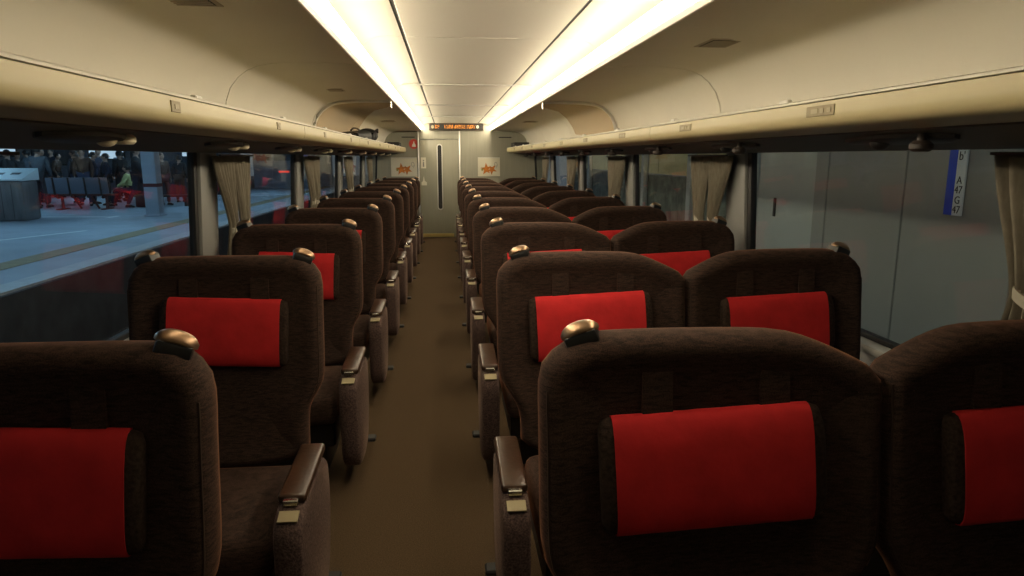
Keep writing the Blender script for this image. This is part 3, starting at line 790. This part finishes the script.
def pose_mesh(pose):
    """a 1.70 m figure looking towards -y; returns meshes body, coat, trousers, hair, shoes"""
    if pose == 'sit':
        J = dict(pel=(0, 0, .50), chest=(0, -.06, .86), neck=(0, -.08, 1.02), head=(0, -.11, 1.16),
                 sl=(.17, -.06, .96), el=(.24, -.16, .72), wl=(.14, -.36, .62), sr=(-.17, -.06, .96), er=(-.24, -.16, .72), wr=(-.14, -.36, .62),
                 hl=(.10, -.04, .50), kl=(.13, -.46, .50), al=(.14, -.56, .09), tl=(.15, -.72, .04), hr=(-.10, -.04, .50), kr=(-.12, -.46, .50), ar=(-.16, -.62, .09), tr=(-.18, -.78, .04))
    else:
        st = .30 if pose == 'walk' else .03
        sw = .18 if pose == 'walk' else .03
        bend = -.10 if pose == 'lean' else 0
        J = dict(pel=(0, 0, .93), chest=(0, bend * .8, 1.26), neck=(0, bend, 1.44), head=(0, bend * 1.3 - .02, 1.58),
                 sl=(.18, bend, 1.38), el=(.23, sw, 1.10), wl=(.22, sw * 1.0 - .12, .86), sr=(-.18, bend, 1.38), er=(-.23, -sw, 1.10), wr=(-.22, -sw - .14, .88),
                 hl=(.10, 0, .90), kl=(.11, -st - .03, .50), al=(.12, -st, .08), tl=(.13, -st - .16, .035), hr=(-.10, 0, .90), kr=(-.11, st * .35, .49), ar=(-.12, st, .10), tr=(-.13, st - .15, .04))
    n = list(J); ix = {k: i for i, k in enumerate(n)}
    V = [J[k] for k in n]
    E = [('pel', 'chest'), ('chest', 'neck'), ('neck', 'head'), ('chest', 'sl'), ('sl', 'el'), ('el', 'wl'), ('chest', 'sr'), ('sr', 'er'), ('er', 'wr'),
         ('pel', 'hl'), ('hl', 'kl'), ('kl', 'al'), ('al', 'tl'), ('pel', 'hr'), ('hr', 'kr'), ('kr', 'ar'), ('ar', 'tr')]
    rad = dict(pel=.13, chest=.14, neck=.055, head=.06, sl=.065, el=.042, wl=.03, sr=.065, er=.042, wr=.03, hl=.085, kl=.055, al=.04, tl=.03, hr=.085, kr=.055, ar=.04, tr=.03)
    body = skinmesh('body', V, [(ix[a], ix[b]) for a, b in E], [rad[k] for k in n])
    h = Vector(J['head']); mb = MB().ball(h + Vector((0, 0, .01)), .105, (.78, .95, 1.12))
    mb.ball(h + Vector((0, -.105, -.005)), .018, (.8, 1.1, 1.3), 8, 6)
    for sx in (-1, 1):
        mb.ball(h + Vector((sx * .083, .0, 0)), .026, (.4, .8, 1.2), 8, 6)
        wv = Vector(J['wl' if sx > 0 else 'wr'])
        mb.ball(wv + Vector((0, -.01, -.055)), .045, (.55, .9, 1.1), 8, 6)
        for f in range(4):
            mb.tube([wv + Vector((0, -.035 + .018 * f, -.08)), wv + Vector((-sx * .006, -.037 + .018 * f, -.115)), wv + Vector((-sx * .02, -.037 + .018 * f, -.145 + .006 * abs(f - 1.3)))], [.010, .009, .007], 6)
        mb.tube([wv + Vector((0, -.04, -.04)), wv + Vector((-sx * .01, -.065, -.07)), wv + Vector((-sx * .015, -.065, -.095))], [.011, .010, .007], 6)
    add_to(body, mb)
    def sub(name, keys, grow, extra=None):
        kk = [k for k in n if k in keys]; jx = {k: i for i, k in enumerate(kk)}
        return skinmesh(name, [J[k] for k in kk], [(jx[a], jx[b]) for a, b in E if a in jx and b in jx], [rad[k] * grow + .014 for k in kk])
    coat = sub('coat', ('pel', 'chest', 'sl', 'el', 'wl', 'sr', 'er', 'wr'), 1.06)
    trou = sub('trousers', ('pel', 'hl', 'kl', 'al', 'hr', 'kr', 'ar'), 1.03)
    hm = MB(); rs = []
    for i in range(7):
        th = PI * .62 * i / 6
        rs.append([h + Vector((.092 * max(.01, math.sin(th)) * math.cos(a), .018 + .108 * max(.01, math.sin(th)) * math.sin(a), .012 + .130 * math.cos(th) + (.05 if math.sin(a) < -.3 and i > 3 else 0) * (i - 3) / 3)) for a in [2 * PI * j / 16 for j in range(16)]])
    hm.rings(rs, True, False)
    hair = bpy.data.meshes.new('hair'); hair.from_pydata(hm.v, [], hm.f); hair.polygons.foreach_set('use_smooth', [True] * len(hair.polygons))
    sm = MB()
    for a, t_ in (('al', 'tl'), ('ar', 'tr')):
        A = Vector(J[a]); T_ = Vector(J[t_]); z0 = A.z - .08
        sm.rings([[Vector((A.x + (T_.x - A.x) * q + w * math.cos(b), A.y + .06 + (T_.y - A.y - .09) * q, z0 + .002 + hh + hh * math.sin(b))) for b in [2 * PI * j / 10 for j in range(10)]]
                  for q, w, hh in ((0, .03, .03), (.2, .045, .05), (.6, .05, .04), (.9, .045, .028), (1, .02, .02))])
    shoes = bpy.data.meshes.new('shoes'); shoes.from_pydata(sm.v, [], sm.f); shoes.polygons.foreach_set('use_smooth', [True] * len(shoes.polygons))
    for me in (coat, trou, hair, shoes, body):
        me.materials.clear(); me.materials.append(M['skin'])
    return dict(body=body, coat=coat, trousers=trou, hair=hair, shoes=shoes)
POSES = {p: pose_mesh(p) for p in ('stand', 'walk', 'sit', 'lean')}
def person(pose, x, y, rz, coat, trou, lab, scale=1.0, hair='hair', z=0.0):
    r = bpy.data.objects.new('person', POSES[pose]['body']); COL.objects.link(r)
    r.location = (x, y, z); r.rotation_euler = (0, 0, rz); r.scale = (scale,) * 3
    tag(r, lab, 'person', 'people waiting on the platform')
    r.material_slots[0].link = 'OBJECT'; r.material_slots[0].material = M['skin']
    for k, mt in (('coat', coat), ('trousers', trou), ('hair', hair), ('shoes', 'dark')):
        c = bpy.data.objects.new(k, POSES[pose][k]); COL.objects.link(c); c.parent = r
        c.material_slots[0].link = 'OBJECT'; c.material_slots[0].material = M[mt]
    return r
person('walk', -9.25, 21.75, PI * .55, 'charcoal', 'navy', 'person in dark coat striding past the bench beside the steel post', 1.06)
person('sit', -9.75, 22.45, -PI * .5, 'yellow', 'navy', 'person in pale yellow jacket sitting on the low dark bench', 1.0)
person('stand', -9.95, 24.2, PI * .8, 'whitecloth', 'charcoal', 'person in white top standing behind the seated person', 1.03)
person('stand', -9.0, 22.95, PI * .3, 'brown', 'redcloth', 'person in brown coat and dark red trousers beside the strider', .97)
person('stand', -8.15, 23.6, 0, 'beige', 'beige', 'person in long beige coat standing behind the steel post', 1.02)
person('lean', -9.0, 24.3, PI, 'charcoal', 'brown', 'person in charcoal coat bending forward behind the dark red trousers', .92)
CROWD = [(-14.1, 20.6, 'greycoat', 'grey coat, behind the litter bin at the window edge'), (-13.5, 22.0, 'navy', 'navy jacket, next to the grey coat behind the bin'),
         (-12.95, 21.9, 'charcoal', 'charcoal coat, between the bin and the grey bench'), (-12.35, 22.4, 'navy', 'navy coat and bare neck, left end of the grey bench'),
         (-12.0, 21.7, 'greycoat', 'pale grey coat, looking over the grey bench'), (-12.2, 24.2, 'charcoal', 'charcoal jacket, second line behind the grey bench'),
         (-11.5, 23.6, 'navy', 'navy parka, in the middle behind the grey bench'), (-11.0, 24.6, 'charcoal', 'black coat, under the bright shop window'),
         (-11.3, 22.8, 'brown', 'brown jacket, close behind the grey bench'), (-13.6, 24.5, 'bluecloth', 'blue jacket, far line behind the bin'),
         (-10.75, 23.1, 'navy', 'navy coat, right end of the grey bench'), (-14.6, 25.2, 'charcoal', 'charcoal coat, far line at the window edge'),
         (-12.9, 25.6, 'greycoat', 'grey jacket, far line before the dark windows'), (-11.7, 26.2, 'navy', 'navy jacket, far line before the lit windows'),
         (-10.6, 26.0, 'bluecloth', 'blue coat, far line beside the white top'), (-15.1, 22.6, 'brown', 'brown coat, outermost behind the bin')]
for i, (x, y, c, t_) in enumerate(CROWD):
    person('stand' if i % 3 else 'lean', x, y, (i * 2.4) % (2 * PI), c, ('navy', 'charcoal', 'denim')[i % 3], 'waiting person in ' + t_, .95 + .03 * (i % 5))
LINE = [('navy', 'navy'), ('charcoal', 'black'), ('greycoat', 'grey'), ('navy', 'navy hooded'), ('brown', 'brown'), ('charcoal', 'charcoal'), ('bluecloth', 'blue'), ('navy', 'long navy'), ('charcoal', 'short black'), ('greycoat', 'dull grey')]
for i, (c, w_) in enumerate(LINE):
    person('stand' if i % 2 else 'lean', -16.4 + .43 * i, 27.6 + .65 * (i % 2), (1.1 + i * 1.7) % (2 * PI), c, ('charcoal', 'navy')[i % 2],
           'waiting person in %s coat, %s in the rear line behind the bench' % (w_, ORD[i]), .97 + .035 * (i % 4))
rbag = thing('red_bag', 'dark red travel bag on the platform beside the striding person', 'bag', (-9.3, 22.15, 0))
MB().box(-.22, .22, -.13, .13, 0.0, .40, .06, 3).build('body', M['redcloth'], rbag)
MB().tube([(-.1, 0, .39), (-.09, 0, .50), (.09, 0, .50), (.1, 0, .39)], .012, 6).build('handle', M['dark'], rbag)

# ------------------------------------------------------------------ outside, the grey train beside us
tr = thing('grey_train', 'grey panelled train standing close outside the windows', 'train', (2.8, 0, 0))
seams = [-1.2, .50, 1.37, 2.245, 3.12, 3.998, 4.865]
for a, b in zip(seams[:-1], seams[1:]):
    MB().box(0, .10, a + .006, b - .006, .345, 2.6, .004, 1).build('panel', M['track_grey'], tr)
MB().box(0, .10, 4.871, 5.04, .345, 2.6, .004, 1).build('panel', M['track_grey'], tr)
dr = MB().box(.015, .09, 5.05, 6.02, .345, 2.45, .004, 1).build('door', M['track_door'], tr)
MB().box(.004, .014, 5.66, 5.70, 1.0, 1.16, .003, 1).build('handle', M['dark'], dr)
MB().box(.005, .10, 6.03, 6.45, .345, 2.6, .004, 1).build('panel', M['track_door'], tr)
MB().box(.10, .13, -1.2, 6.45, .345, 2.6).build('backing', M['dark'], tr, smooth=0)
MB().box(-.03, .10, -1.2, 6.45, .28, .335, .008, 1).build('base_rail', M['track_door'], tr)
MB().box(.02, .12, -1.2, 6.45, -.9, .275).build('skirt', M['track_grey'], tr, smooth=0)
for y in (0, 1.6, 4.5, 6.0):
    MB().lathe([(1e-4, -.06), (.40, -.06), (.43, -.04), (.43, .04), (.36, .06), (1e-4, .06)], (.22, y, -.77), 24, 'x').build('wheel', M['dark'], tr)
sgn = thing('position_sign', 'narrow blue and white sign reading A 47 G 47 on the grey train', 'sign', (2.795, 3.557, 1.185))
MB().box(-.012, 0, -.070, .0, 0, .62, .002, 1).build('white_strip', M['signwhite'], sgn)
MB().box(-.012, 0, .001, .064, 0, .62, .002, 1).build('blue_strip', M['signblue'], sgn)
def letters(txt, z, size, y=-.0355):
    cu = bpy.data.curves.new('letters', 'FONT'); cu.body = txt; cu.size = size; cu.align_x = 'CENTER'; cu.extrude = .0008
    o = bpy.data.objects.new('letters', cu); COL.objects.link(o); o.data.materials.append(M['ink'])
    dg = bpy.context.evaluated_depsgraph_get(); me = bpy.data.meshes.new_from_object(o.evaluated_get(dg)); bpy.data.objects.remove(o)
    q = bpy.data.objects.new('letters', me); COL.objects.link(q); q.parent = sgn
    q.location = (-.0138, y, z); q.rotation_euler = (PI / 2, 0, -PI / 2); return q
letters('47', .014, .058); letters('G', .066, .058); letters('47', .122, .058)
letters('A', .174, .058); letters("b'", .302, .066)

wb = thing('trackside_fence', 'dark green boarded fence under a cream wall seen through the far windows', 'fence', (3.3, 0, 0))
for k in range(20):
    y = 6.6 + .60 * k
    MB().box(0, .08, y, y + .585, -1.2, 1.235, .01, 1).build('board', M['greenwall'], wb)
for k in range(6):
    y = 6.6 + 2.0 * k
    MB().box(.0, .10, y, y + 1.985, 1.245, 2.8, .01, 1).build('cream_panel', M['creamwall'], wb)
for k in range(5):
    MB().box(-.09, -.01, 8.9 + 2.2 * k, 9.05 + 2.2 * k, -1.2, 2.8, .01, 1).build('post', M['track_door'], wb)
ns = thing('square_sign', 'small dark square outline sign on the cream wall outside', 'sign', (3.285, 16.45, 1.36))
fr_ = MB()
for q in ((-.32, -.24, 0, .36), (.24, .32, 0, .36), (-.24, .24, .29, .36)):
    fr_.box(-.012, 0, *q)
fr_.build('mark', M['greyink'], ns, smooth=0)
